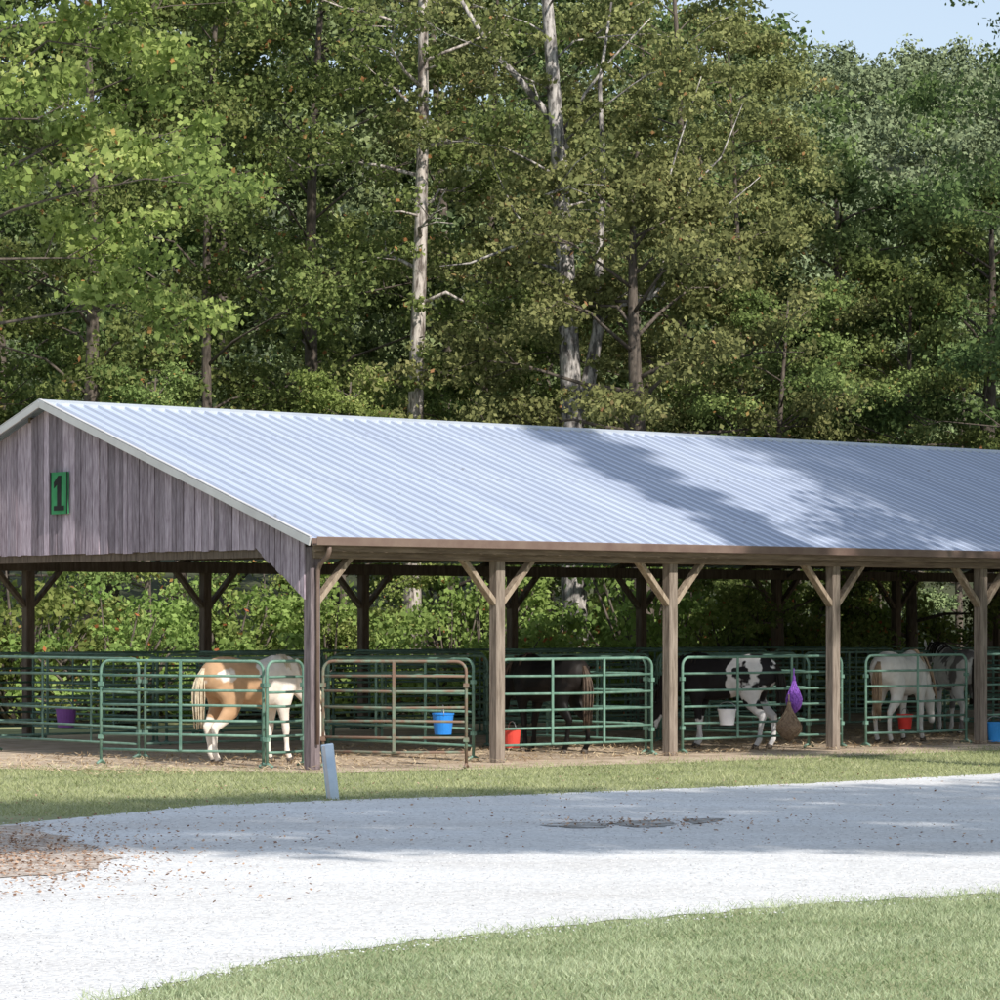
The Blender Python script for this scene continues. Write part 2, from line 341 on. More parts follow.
# ------------------------------------------------------------------ barn
HW=5.38; ZE=2.69; OV=.3; SL=.332; LEN=30.9
def roofz(w):
    ww=w if w<=HW else 2*HW-w
    return ZE+SL*(ww+OV)
barn=thing('open_barn','long open sided horse barn with blue grey metal roof and weathered plank gable','barn',(P0[0],P0[1],0),TH)
def bpart(name,mb,mat,parent=None,smooth=False,bev=0):
    o=ob(name,mb.mesh(name,mat,smooth),parent or barn)
    if bev: bevel(o,bev)
    return o
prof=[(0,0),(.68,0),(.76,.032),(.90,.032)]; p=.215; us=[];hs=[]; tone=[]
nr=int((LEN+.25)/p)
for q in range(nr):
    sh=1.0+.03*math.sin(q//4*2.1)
    for k_,(a1,h1) in enumerate(prof): us.append(-.25+(q+a1)*p); hs.append(h1); tone.append([1.0,.68,1.06,.74][k_]*sh)  # rib shading painted in: dark flanks, light tops; flanks also as dirt lines
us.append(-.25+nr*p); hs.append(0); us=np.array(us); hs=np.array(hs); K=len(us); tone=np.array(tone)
roofV=[];
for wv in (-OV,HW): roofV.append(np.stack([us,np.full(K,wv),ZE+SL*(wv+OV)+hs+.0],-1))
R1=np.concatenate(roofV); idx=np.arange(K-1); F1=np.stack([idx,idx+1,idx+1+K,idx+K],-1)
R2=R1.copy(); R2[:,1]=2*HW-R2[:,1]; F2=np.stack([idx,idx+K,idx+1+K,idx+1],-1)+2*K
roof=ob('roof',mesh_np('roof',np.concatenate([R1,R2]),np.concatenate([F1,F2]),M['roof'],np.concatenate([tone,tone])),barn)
RE=-.25+nr*p
mb=MB(); zr=roofz(HW)
mb.prism([(-.27,HW-.13,zr-.045),(-.27,HW-.13,zr-.008),(-.27,HW,zr+.038),(-.27,HW+.13,zr-.008),(-.27,HW+.13,zr-.045),(-.27,HW,zr-.004)],(RE+.29,0,0))
bpart('ridge_cap',mb,M['ridge_metal'],roof)
for ue in(-.262,RE+.012):
    for sgn in(0,1):
        mb=MB(); a=(-OV if sgn==0 else 2*HW+OV); 
        mb.bar((ue,a,ZE-.022),(ue,HW,roofz(HW)-.022),.022,.09,up=(0,0,1))
        bpart('rake_trim',mb,M['trim'],roof)
        mb=MB(); mb.bar((ue+(.013 if ue<0 else -.013),a,ZE+.038),(ue+(.013 if ue<0 else -.013),HW,roofz(HW)+.038),.045,.010); bpart('rake_flashing',mb,M['trim'],roof)
for w_ in [0.9,1.9,2.9,3.9,4.9]:
    for ww in(w_,2*HW-w_):
        mb=MB(); mb.box(((LEN-.25)/2,ww,roofz(ww)-.05),(LEN-.05,.05,.07)); bpart('purlin',mb,M['wood_dark'])
DFr=[0,2.89,5.86,8.94,12,15.1,18.2,21.3,24.4,27.5,30.5]
DBk=[0,3.07,6.31,9.45,12.66,15.66,19.03,22.27,25.2,28,30.5]
PW=.145
def post(u,w,mat,braces,bm_='wood_brace'):
    mb=MB(); mb.box((0,0,1.31),(PW,PW,2.62)); o=bpart('post',mb,mat,bev=.01); o.location=(u,w,0)
    for sx in braces:
        m2=MB(); m2.bar((sx*.05,0,1.96),(sx*.58,0,2.52),.06,.115,up=(0,1,0)); b=bpart('brace',m2,M[bm_],o,bev=.005)
    return o
for q,u in enumerate(DFr): post(u,0,M['wood_post_shade'] if q==0 else M['wood_post'],[1] if q==0 else ([-1] if q==10 else [-1,1]))
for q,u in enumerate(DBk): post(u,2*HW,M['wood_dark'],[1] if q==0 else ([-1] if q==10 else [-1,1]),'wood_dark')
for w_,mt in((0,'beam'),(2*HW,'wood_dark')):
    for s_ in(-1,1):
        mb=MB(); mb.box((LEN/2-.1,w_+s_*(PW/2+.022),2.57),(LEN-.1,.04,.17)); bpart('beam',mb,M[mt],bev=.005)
mb=MB(); mb.box((LEN/2-.2,-OV+.02,2.62),(LEN,.025,.11)); bpart('fascia',mb,M['beam'])
gm=MB(); gy0=-OV-.05; GZ=2.665
prof_=[(-.06,.055),(-.055,-.035),(.05,-.04),(.055,.04)]
L0,L1=-.24,RE
for q in range(3):
    a1,b1=prof_[q],prof_[q+1]
    gm.prism([(L0,gy0+a1[0],GZ+a1[1]),(L0,gy0+b1[0],GZ+b1[1]),(L0,gy0+b1[0]*.9,GZ+b1[1]+.008),(L0,gy0+a1[0]*.9,GZ+a1[1]+.008)],(L1-L0,0,0))
gt=bpart('gutter',gm,M['gutter'])
mb=MB(); mb.tube([(-.02,gy0,2.64),(-.02,gy0,2.57),(-.01,gy0+.05,2.50),(.0,-.16,2.42),(.0,-.115,2.34),(.0,-.108,2.2),(.0,-.108,.30)],[.032,.032,.032,.030,.028,.022,.020],10); bpart('downspout',mb,M['gutter'],gt,True)
for ug,nm in((-.10,0),(LEN-.35,1)):
    mb=MB(); w_=0.02
    while w_<2*HW-.02:
        wv=random.choice([.09,.11,.13,.15]); wv=min(wv,2*HW-w_); c=w_+wv/2; cc=min(c,2*HW-c)
        zb=2.60 if cc>.95 else 2.02+.58*max(0,(cc-.05))/.9
        zb+=random.uniform(-.01,.01); zt0=roofz(w_+.004)-.06; zt1=roofz(w_+wv-.004)-.06; off=ug+random.uniform(-.008,.008)
        zb0=zb;zb1=zb
        if cc<=.95:
            s_=.64 if c<HW else -.64; zb0=zb-s_*wv/2; zb1=zb+s_*wv/2
        mb.prism([(off,w_+.006,zb0),(off,w_+wv-.006,zb1),(off,w_+wv-.006,zt1),(off,w_+.006,zt0)],(.02,0,0))
        r=random.random(); mb.r[-6:]=[r]*6
        w_+=wv
    mb.box((ug+.05,HW,3.0),(.02,2*HW-4.2,.3),r=.0)
    gw=bpart('gable_wall',mb,M['wood_gable'])
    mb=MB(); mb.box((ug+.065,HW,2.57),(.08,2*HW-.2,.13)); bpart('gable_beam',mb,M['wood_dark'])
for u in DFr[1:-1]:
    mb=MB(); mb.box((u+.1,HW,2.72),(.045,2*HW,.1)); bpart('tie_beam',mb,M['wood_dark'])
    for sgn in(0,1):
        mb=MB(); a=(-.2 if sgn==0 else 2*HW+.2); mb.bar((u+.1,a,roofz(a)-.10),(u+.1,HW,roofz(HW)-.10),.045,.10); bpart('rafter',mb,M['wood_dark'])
# number sign
sg=thing('number_sign','green board with a black number 1 on the plank gable','sign',W(-.135,5.10,3.395),TH)
m_g=noisemat('sign_green',(.03,.22,.08),(.05,.29,.12),5,5,.6); m_k=noisemat('sign_black',(.006,.007,.008),(.014,.014,.014),5,3,.7)
mb=MB(); mb.box((0,0,0),(.018,.40,.54)); ob('board',mb.mesh('board',m_g),sg)
pts1=[(-.115,-.225),(.115,-.225),(.115,-.165),(.05,-.165),(.05,.225),(-.01,.225),(-.115,.14),(-.115,.065),(-.04,.115),(-.04,-.165),(-.115,-.165)]
mb=MB(); mb.prism([(-.010,-a1,b1) for a1,b1 in pts1],(-.006,0,0)); ob('digit',mb.mesh('digit',m_k),sg)
for y_ in(-.19,.19):
    mb=MB(); mb.box((-.012,y_,0),(.012,.018,.54)); ob('edge_strip',mb.mesh('edge_strip',m_k),sg)

# ------------------------------------------------------------------ corral panels
HP=1.27
pcache={}
def panel_meshes(L,mk,H=HP,nrail=5):
    key=(round(L,2),mk,nrail)
    if key in pcache: return pcache[key]
    r=.019; z0=.2; cr=.12; m=M[mk]
    fr=MB(); loop=[]
    for cx,cz,a0 in((L-cr,H-cr,0),(cr,H-cr,90),):
        for t in range(6):
            a=math.radians(a0+t*18); loop.append((cx+cr*math.cos(a),0,cz+cr*math.sin(a)))
    pts=[(L,0,.03)]+loop+[(0,0,.03)]
    fr.tube(pts,r,8)
    for xx in(0,L): fr.tube([(xx,-.09,.03),(xx,.0,.07),(xx,.09,.03)],r,6)
    rails=[]
    for k in range(nrail):
        z=z0+(H-z0)*k/nrail+random.uniform(-.008,.008)
        q=MB(); sag=random.uniform(-.012,.006); q.tube([(r,0,z),(L*.5,0,z+sag),(L-r,0,z)],r*.85,8); rails.append(q.mesh('rail',m,True))
    ups=[]
    for xx in([] if L<1 else [L*.5] if L<2.4 else [L*.33,L*.67]):
        q=MB(); q.box((xx,-.022,(z0+H)/2),(.035,.012,H-z0)); ups.append(q.mesh('upright',m))
    pins=[]
    for xx in(0,L):
        for z in(.35,H-.28):
            q=MB(); q.box((xx,0,z),(.06,.05,.05)); pins.append(q.mesh('connector',m))
    pcache[key]=(fr.mesh('frame',m,True),rails,ups,pins); return pcache[key]
def panel(a,b,mk,label,group=None,nrail=5):
    a=Vector(a[:2]); b=Vector(b[:2]); L=(b-a).length; L=round(L,2)
    o=thing('corral_panel',label,'panel',(a.x,a.y,.0),math.atan2(b.y-a.y,b.x-a.x),group)
    fr,ra,up,pi=panel_meshes(L,mk,nrail=nrail)
    ob('frame',fr,o)
    for q in ra: ob('rail',q,o)
    for q in up: ob('upright',q,o)
    for q in pi: ob('connector',q,o)
    return o
GP='green corral panels along the front'
panel(at(101,39.3),at(263,38.4),'green_pipe','green pipe gate panel standing outside the gable corner, left of the corner post',GP,6)
panel(at(267,38.25),at(303,38.75),'green_pipe','short angled gate section tight against the left side of the corner post',GP,6)
panel(at(323,38.6),at(466,38.25),'rust_pipe','rusty brown pipe gate swung out between the corner post and second post','front gates',6)
panel(W(3.04,.12),W(5.65,.12),'green_pipe','green front panel in the bay of the dark horse, between second and third posts',GP)
panel(W(6.3,.22),W(9.35,.22),'green_pipe','green front panel in the bay of the black and white horse, behind the fourth post',GP)
panel(W(9.75,.14),W(11.85,.14),'green_pipe','green front panel in front of the white horse near the right edge',GP)
panel(W(12.15,.14),W(15.0,.14),'green_pipe','green front panel at the right edge, right of the fifth post',GP)
panel(W(15.25,.14),W(18.1,.14),'green_pipe','green front panel in the sixth bay, beyond the right edge',GP)
panel(W(18.35,.14),W(21.2,.14),'green_pipe','green front panel in the seventh bay, beyond the right edge',GP)
ords=['first','second','third','fourth','fifth','sixth','seventh','eighth']
for k in range(7):
    u0,u1=DFr[k]+.08,DFr[k+1]-.08
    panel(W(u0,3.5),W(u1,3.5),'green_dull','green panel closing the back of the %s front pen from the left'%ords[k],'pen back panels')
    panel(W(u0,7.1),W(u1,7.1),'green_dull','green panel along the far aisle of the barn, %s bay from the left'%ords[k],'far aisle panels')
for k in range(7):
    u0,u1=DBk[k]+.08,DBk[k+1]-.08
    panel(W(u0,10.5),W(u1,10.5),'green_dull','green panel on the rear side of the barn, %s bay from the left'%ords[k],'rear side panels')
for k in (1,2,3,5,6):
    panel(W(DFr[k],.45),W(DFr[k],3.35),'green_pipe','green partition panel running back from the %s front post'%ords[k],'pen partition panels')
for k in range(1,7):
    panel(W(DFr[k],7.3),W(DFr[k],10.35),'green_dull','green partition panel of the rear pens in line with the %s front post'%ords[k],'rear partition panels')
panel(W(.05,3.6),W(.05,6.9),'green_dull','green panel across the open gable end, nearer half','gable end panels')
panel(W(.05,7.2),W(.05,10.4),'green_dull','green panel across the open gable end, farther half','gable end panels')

# ------------------------------------------------------------------ buckets, hay nets, marker
def bucket(px,py_top,d,col,label,h=.26,r=.13,):
    x,y=at(px,d); zt=CH-(py_top-HZ)*d/F; z0=max(zt-h,.012)
    m=noisemat('bucket_plastic',tuple(c*.8 for c in col),col,4,3,.4)
    o=thing('bucket',label,'bucket',(x,y,z0),random.random()*3)
    rr=[r*.78,r*.78,r*.9,r,r*1.06,r*1.06,r*.96,r*.86,r*.74,.001]; zz=[0,.0,h*.5,h*.93,h*.93,h,h,h*.5,.02,.02]
    mb=MB(); n=20
    for q in range(len(rr)):
        for j in range(n): a=2*math.pi*j/n; mb.v.append((rr[q]*math.cos(a),rr[q]*math.sin(a),zz[q]))
    for q in range(len(rr)-1):
        for j in range(n): mb.f.append((q*n+j,q*n+(j+1)%n,(q+1)*n+(j+1)%n,(q+1)*n+j)); mb.r.append(.5)
    mb.f.append(tuple(reversed(range(n)))); mb.r.append(.5)
    ob('pail',mb.mesh('pail',m,False),o)
    mb=MB(); mb.tube([(r*1.05*math.cos(t),0,h*.9+r*.95*math.sin(t)) for t in np.linspace(0,math.pi,13)],.005,6); ob('handle',mb.mesh('handle',M['wire'],True),o)
    return o
bucket(443,713,39.35,(.03,.25,.75),'blue bucket hanging behind the rusty gate')
bucket(512,728,40.9,(.75,.08,.06),'orange red bucket on the ground beside the second front post',h=.25,r=.115)
bucket(727,709,42.9,(.75,.74,.78),'white bucket hanging on the panel in front of the black and white horse',h=.21,r=.12)
bucket(905,714,46.2,(.8,.05,.04),'bright red bucket hanging in front of the white horse',h=.22,r=.11)
bucket(995,722,46.1,(.04,.30,.75),'blue bucket at the right edge beyond the fifth post',h=.28,r=.12)
bucket(66,708,43.8,(.20,.07,.30),'purple bucket in the shaded pen left of the gable end gate',h=.26,r=.14)
def haynet(px,py0,py1,d,c1,c2,label,rw):
    x,y=at(px,d); zt=CH-(py0-HZ)*d/F; zb=CH-(py1-HZ)*d/F; h=zt-zb
    o=thing('hay_net',label,'hay net',(x,y,zb))
    mb=MB(); rs=[.05,.65,.95,1,.82,.58,.34,.16,.12]; mb.tube([(0,0,h*q/8) for q in range(9)],[rw*a for a in rs],16)
    me=mb.mesh('hay',noisemat('hay_fill',c1,c2,30,6,.95,bump=1),True)
    for v in me.vertices: v.co+=Vector((random.uniform(-1,1),random.uniform(-1,1),random.uniform(-1,1)))*.012
    ob('hay',me,o)
    cord=MB()
    for k in range(10):
        for s_ in(-1,1):
            pts=[]
            for q in range(1,9):
                for t in (0,.5):
                    qq=min(q+t,8); i0=int(qq); i1=min(i0+1,8); rad=(rs[i0]*(1-(qq-i0))+rs[i1]*(qq-i0))*rw*1.04
                    a=2*math.pi*k/10+s_*qq*.35; pts.append((rad*math.cos(a),rad*math.sin(a),h*qq/8))
            cord.tube(pts,.005,4)
    cord.tube([(0,0,h*.98),(0,.02,h+.10)],.01,6)
    ob('netting',cord.mesh('netting',noisemat('net_cord',c1,tuple(min(1,c*1.3) for c in c2),6,3,.7)),o)
haynet(794,676,713,43.55,(.16,.05,.32),(.33,.14,.60),'purple hay net hanging on the panel left of the fourth front post',.105)
haynet(789,702,741,43.35,(.17,.11,.075),(.33,.24,.16),'brown hay net bulging below the purple net',.165)
x,y=gp(333,799)
mk=thing('marker_post','short leaning white and pale blue marker post on the grass before the corner post','post',(x,y,0),.35)
mb=MB(); mb.box((0,0,.26),(.125,.035,.58)); a=ob('stake',mb.mesh('stake',noisemat('marker_paint',(.45,.57,.72),(.66,.75,.85),4,8,.6,bump=.2)),mk); bevel(a,.008); a.rotation_euler=(math.radians(5),math.radians(-8),0)
mb=MB(); mb.box((-.045,-.0205,.27),(.03,.006,.54)); a=ob('edge_strip',mb.mesh('edge_strip',M['trim']),mk); a.rotation_euler=(math.radians(5),math.radians(-8),0)

# ------------------------------------------------------------------ horses
def horse(label,px,d,heading,coat,hair,pose='down',sc=.86,taillen=.85,swing=0):
    x,y=at(px,d); root=thing('horse',label,'horse',(x,y,0.006),math.radians(heading)); root.scale=(sc,)*3
    mb=MB()
    def loft(rows,sides=20):
        mb.tube([(r[0],0 if len(r)<5 else r[4],r[1]) for q,r in enumerate(rows)],[r[3] for r in rows],sides,ry=[r[2] for r in rows])
    loft([(-.83,1.20,.05,.06),(-.79,1.20,.15,.17),(-.70,1.19,.22,.25),(-.56,1.19,.265,.30),(-.40,1.17,.275,.32),(-.2,1.14,.27,.305),(0,1.10,.285,.32),(.2,1.09,.275,.345),(.38,1.13,.235,.36),(.52,1.12,.21,.32),(.66,1.10,.17,.24),(.75,1.10,.08,.12)])
    if pose=='down': neck=[(.40,1.20),(.62,1.24),(.84,1.12),(1.0,.94),(1.08,.80)]; hd=Vector((.30,0,-.95)); hp=Vector((1.06,0,.86))
    elif pose=='level': neck=[(.40,1.20),(.64,1.34),(.86,1.40),(1.05,1.42),(1.18,1.42)]; hd=Vector((.62,0,-.78)); hp=Vector((1.16,0,1.46))
    else: neck=[(.38,1.18),(.60,1.38),(.78,1.56),(.90,1.74),(.96,1.86)]; hd=Vector((.72,0,-.69)); hp=Vector((.90,0,1.86))
    nr_=[(.17,.31),(.125,.25),(.10,.20),(.085,.165),(.075,.13)]
    loft([(a[0],a[1],b[0],b[1]) for a,b in zip(neck,nr_)])
    hd.normalize()
    hrows=[(-.04,.05,.07),(.04,.085,.12),(.15,.10,.145),(.27,.082,.115),(.40,.06,.082),(.50,.058,.07),(.57,.055,.062),(.61,.03,.035)]
    loft([(hp.x+hd.x*a,hp.z+hd.z*a,b,c) for a,b,c in hrows])
    up=Vector((-hd.z,0,hd.x)); up=-up if up.dot(Vector((1,0,1)))<0 else up
    for s_ in(-1,1):
        e=hp+up*.10+Vector((0,s_*.055,0)); tip=e+up*.10-hd*.11+Vector((0,s_*.02,0))
        mb.tube([e,e.lerp(tip,.5),tip],[.03,.032,.006],8)
    hooves=[]
    for s_,fw in((-1,.07),(1,-.06)):
        hb=-fw
        loft([(-.50,1.10,.14,.25,s_*.12),(-.42,.90,.125,.20,s_*.155),(-.47,.72,.09,.13,s_*.16),(-.60+hb*.3,.58,.055,.085,s_*.155),(-.68+hb*.6,.50,.045,.07,s_*.15),(-.665+hb*.8,.40,.037,.05,s_*.15),(-.65+hb,.24,.034,.042,s_*.15),(-.645+hb,.15,.043,.05,s_*.15),(-.60+hb,.08,.04,.045,s_*.15),(-.585+hb,.04,.045,.05,s_*.15)],sides=14)
        hooves.append((-.57+hb,s_*.15))
        loft([(.44,1.08,.10,.24,s_*.13),(.44,.88,.10,.15,s_*.155),(.45,.72,.07,.09,s_*.15),(.455+fw*.4,.56,.052,.062,s_*.145),(.46+fw*.6,.46,.052,.062,s_*.14),(.455+fw*.7,.38,.038,.045,s_*.14),(.45+fw*.9,.24,.034,.041,s_*.14),(.45+fw,.15,.043,.049,s_*.14),(.49+fw,.08,.039,.043,s_*.14),(.50+fw,.04,.043,.048,s_*.14)],sides=14)
        hooves.append((.515+fw,s_*.14))
    body=ob('body',mb.mesh('body',coat,True),root)
    r=body.modifiers.new('remesh','REMESH'); r.mode='VOXEL'; r.voxel_size=.018; r.use_smooth_shade=True
    s2=body.modifiers.new('smooth','SMOOTH'); s2.factor=.6; s2.iterations=7
    for hx,hy in hooves:
        q=MB(); q.tube([(hx,hy,0),(hx-.005,hy,.025),(hx-.02,hy,.07)],[.062,.058,.048],14,ry=[.055,.05,.044]); ob('hoof',q.mesh('hoof',M['hoof'],True),root)
    q=MB()
    for k in range(46):
        a=random.uniform(0,6.28); rr=random.random()**.5; ox,oy=math.cos(a)*rr,math.sin(a)*rr
        L_=taillen*random.uniform(.75,1.05); pts=[]; ra=[]
        for t in np.linspace(0,1,8):
            x_=-.80-.10*math.sin(min(1,t*2.2)*1.57)+ .02*t; z_=1.32-.03*math.sin(t*3)-L_*t**1.15*1.0
            wdt=.02+.075*math.sin(min(1,t*1.3)*2.3)*.9
            pts.append((x_+ox*wdt,oy*wdt+swing*t*t,z_)); ra.append(.012*(1-.75*t)+.002)
        q.tube(pts,ra,5,r=random.random())
    ob('tail',q.mesh('tail',hair,True),root)
    q=MB(); crest=[]
    for a,b in zip(neck,nr_):
        crest.append(Vector((a[0],0,a[1])))
    for k in range(70):
        t=random.uniform(.12,1)*(len(neck)-1); i0=min(int(t),len(neck)-2); f=t-i0
        c=crest[i0].lerp(crest[i0+1],f); tv=(crest[i0+1]-crest[i0]).normalized(); nv=Vector((-tv.z,0,tv.x)); 
        rad=nr_[i0][1]*(1-f)+nr_[i0+1][1]*f; rw=nr_[i0][0]*(1-f)+nr_[i0+1][0]*f
        b0=c+nv*rad*.97; sd=-1 if random.random()<.75 else 1; L_=random.uniform(.16,.30)
        pts=[b0,b0+nv*.02+Vector((0,sd*.04,0)),b0+Vector((.01,sd*(rw*.8+.03),-L_*.45)),b0+Vector((.02,sd*(rw+.035),-L_))]
        q.tube(pts,[.012,.014,.012,.003],5)
    for k in range(10):
        b0=hp+up*.12; y_=random.uniform(-.04,.04); q.tube([b0+Vector((0,y_*.5,0)),b0+hd*.1+up*.03+Vector((0,y_,0)),b0+hd*.22+Vector((0,y_*1.3,0))],[.012,.012,.003],5)
    ob('mane',q.mesh('mane',hair,True),root)
    for s_ in(-1,1):
        bm=bmesh.new(); bmesh.ops.create_uvsphere(bm,u_segments=12,v_segments=8,radius=.02)
        me=bpy.data.meshes.new('eye'); bm.to_mesh(me); bm.free(); me.materials.append(M['eye'])
        ob('eye',me,root,tuple(hp+hd*.17+up*.055+Vector((0,s_*.085,0))))
    return root
horse('tan and white pinto horse with cream tail behind the leftmost green gate',251,39.9,40,M['coat_palomino'],M['hair_cream'],'down',.88,.8)
horse('near black horse with brown tail standing in the bay right of the second post',549,43.1,130,M['coat_bay'],M['hair_brown'],'down',.87,.95)
horse('black and white pinto horse with lowered head in the bay right of the third post',727,44.4,157,M['coat_blackwhite'],M['hair_dark'],'down',.87,.85)
horse('white horse with tan tail standing behind the red bucket left of the fifth post',900,46.6,58,M['coat_white'],M['hair_tan'],'down',.88,.9)
horse('grey and white pinto horse deeper in the barn beside the fifth post',956,49.8,105,M['coat_greypinto'],M['hair_dark'],'level',.88,.8)

# ------------------------------------------------------------------ trees
def leaf_arrays(cen,rad,npc,size,rg,up=.3,asp=.36):
    K=len(cen); n=K*npc; ci=np.repeat(np.arange(K),npc)
    u=rg.normal(0,1,(n,3)); u/=np.linalg.norm(u,axis=1)[:,None]; r=rg.random(n)**.5
    off=u*r[:,None]*rad[ci]*rg.normal(1,.18,(n,1)); pos=cen[ci]+off
    nm=rg.normal(0,.75,(n,3))+u*.45+np.array([0,0,up]); nm/=np.linalg.norm(nm,axis=1)[:,None]
    t=rg.normal(0,1,(n,3)); t-=nm*(t*nm).sum(1)[:,None]; t/=np.linalg.norm(t,axis=1)[:,None]; b=np.cross(nm,t)
    s=(size*rg.uniform(.5,1.2,n))[:,None]
    V=np.stack([pos-t*s*.5,pos+b*s*asp-t*s*.05,pos+t*s*.5,pos-b*s*asp-t*s*.05],1)
    crn=rg.random(K)
    rnd=np.clip(.5*crn[ci]+.5*rg.random(n),0,.97); rnd[rg.random(n)<.008]=1
    return V.reshape(-1,3),rnd
def make_tree(key,H,r0,cb,spread,nl,lsize,npc,seed,clear=0,lean=0.0,crad=.62,topfill=True,extra=None,sub=5,lr=.34,flat=.62):
    rd=random.Random(seed); rg=np.random.default_rng(seed)
    tr=MB(); tp=[]; nseg=9; ph=rd.uniform(0,6)
    for q in range(nseg+1):
        t=q/nseg; tp.append(Vector((math.sin(t*4+ph)*.018*H*t+lean*t, math.cos(t*3+ph)*.015*H*t, H*.97*t)))
    o0=tp[0].copy(); tp=[p_-o0 for p_ in tp]
    tr.tube(tp,[r0*(1.25 if q==0 else 1)*(1-.85*(q/nseg)**1.1) for q in range(nseg+1)],12)
    def trunkpt(t):
        f=t*nseg; i0=min(int(f),nseg-1); return tp[i0].lerp(tp[i0+1],f-i0)
    li=MB(); cen=[]; rad=[]
    def addc(p,s,force=False):
        if (not force) and clear and abs(p.x-trunkpt(min(1,max(0,p.z/H))).x)<.45+s*.7 and p.y<.6 and rd.random()<clear: return
        cen.append(tuple(p)); rad.append((s,s,s*flat))
    for k in range(nl):
        t=cb+(1-cb)*((k+.5)/nl)**.9*.97; az=k*2.4+rd.uniform(-.4,.4); base=trunkpt(t)
        tt=(t-cb)/(1-cb); prof=math.sin(math.pi*min(1,.22+.78*tt)**.9)**.7 if topfill else 1-tt
        L=spread*(.35+.75*prof)*rd.uniform(.7,1.15); rise=rd.uniform(.15,.55)+.4*tt
        dr=Vector((math.cos(az),math.sin(az),0)); pts=[base]; cur=base.copy()
        for q in range(4):
            step=dr*(L/4)+Vector((0,0,rise*L/4*(1-.35*q)))+Vector((rd.gauss(0,.05),rd.gauss(0,.05),rd.gauss(0,.04)))*L
            cur=cur+step; pts.append(cur.copy())
        rb=max(.02,r0*lr*(1-t*.7)); li.tube(pts,[rb,rb*.75,rb*.5,rb*.3,rb*.12],6)
        for q in range(sub):
            f=rd.uniform(.3,1)*4; i0=min(int(f),3); b0=pts[i0].lerp(pts[i0+1],f-i0)
            a2=az+rd.uniform(-1.5,1.5); l2=L*rd.uniform(.2,.42); e=b0+Vector((math.cos(a2)*l2,math.sin(a2)*l2,l2*rd.uniform(-.25,.7)))
            m_=b0.lerp(e,.5)+Vector((0,0,l2*.1)); li.tube([b0,m_,e],[rb*.35,rb*.22,.006],5)
            addc(e,crad*rd.uniform(.5,1.25)); addc(m_,crad*rd.uniform(.45,.95))
        addc(pts[-1],crad*rd.uniform(.7,1.1))
    if extra: extra(tr,li,addc,rd,trunkpt)
    V,rnd=leaf_arrays(np.array(cen),np.array(rad),npc,lsize,rg)
    nq=len(V)//4
    return (tr.mesh(key+'_trunk',None,True),li.mesh(key+'_limbs',None,True),mesh_np(key+'_crown',V,np.arange(nq*4).reshape(-1,4),None,rnd))
TV={}
TV['broad']=make_tree('broad',17,.2,.12,3.6,32,.122,112,11,lr=.25)
TV['loose']=make_tree('loose',17,.13,.15,2.9,32,.12,100,12,crad=.58)
TV['bushy']=make_tree('bushy',10.5,.27,.26,3.0,28,.12,125,13)
TV['bushy2']=make_tree('bushy2',10,.15,.1,2.6,26,.11,120,17,crad=.5)
TV['back']=make_tree('back',19,.2,.1,3.8,28,.19,95,14,crad=.85,sub=4)
TV['thick']=make_tree('thick',17,.25,.15,4.2,40,.24,165,24,crad=1.1)
def front_extra(nc,z0,z1):
    def f(tr,li,addc,rd,tpt):
        for k in range(nc):
            z=rd.uniform(z0,z1); b=tpt(z/18.5); p_=b+Vector((rd.gauss(0,.45),rd.uniform(-.9,-.3),rd.uniform(-.1,.2))); s=rd.uniform(.12,.3)
            li.tube([b,b.lerp(p_,.5)+Vector((0,0,.05)),p_],[.03,.018,.005],5)
            addc(p_,s,True)
    return f
TV['pine']=make_tree('pine',20.5,.185,.36,2.1,24,.115,85,15,clear=.85,extra=front_extra(12,5,15))
TV['gum']=make_tree('gum',16,.26,.38,4.3,36,.145,140,16,crad=.65,lr=.2)
def syc_extra(tr,li,addc,rd,tpt):
    d0=60.0; cx=(575-500)*d0/F
    def P(px,py,dy=0): return Vector(((px-500)*d0/F-cx,dy,CH-(py-HZ)*d0/F))
    for pts,ra in [([P(577,425),P(588,385),P(598,330),P(599,260,.1),P(604,170,.2),P(600,80,.3),P(612,0,.2)],[.14,.14,.11,.08,.055,.04,.02]),
                ([P(566,150),P(545,112,-.1),P(520,82,-.2),P(490,50,-.3),P(462,5,-.3),P(450,-30,-.3)],[.08,.07,.058,.05,.04,.03])]:
        tr.tube(pts,ra,10)
    for pts,ra in [([P(599,320),P(625,305,-.2),P(650,300,-.4),P(663,285,-.5)],[.05,.04,.035,.03]),
                ([P(648,300,-.4),P(664,262,-.4),P(676,230,-.4),P(690,190,-.4),P(720,160,-.4),P(742,105,-.3)],[.038,.032,.028,.022,.015,.006]),
                ([P(673,238,-.4),P(695,226,-.5),P(722,212,-.5),P(758,180,-.4)],[.024,.02,.014,.006]),
                ([P(676,228,-.4),P(668,180,-.5),P(680,140,-.5),P(700,80,-.4)],[.024,.02,.014,.006]),
                ([P(566,235),P(520,245,-.2),P(470,265,-.3),P(440,268,-.3)],[.035,.028,.02,.008]),
                ([P(562,135),P(585,95,-.2),P(612,60,-.2),P(650,20,-.2)],[.04,.03,.02,.01]),
                ([P(575,290),P(545,250,-.2),P(515,215,-.3),P(490,160,-.3)],[.028,.02,.015,.006])]:
        li.tube(pts,ra,8)
    for k in range(170):
        px=rd.choice([rd.gauss(690,60),rd.gauss(650,70),rd.gauss(500,35)]); py=rd.uniform(30,425)
        addc(P(px,py,rd.uniform(-.9,2.0)),rd.uniform(.2,.42))
    for k in range(34):
        py=rd.uniform(0,400); px=568+(rd.gauss(22,26)); p_=P(px,py,rd.uniform(-1.0,-.35)); addc(p_,rd.uniform(.12,.27),True)
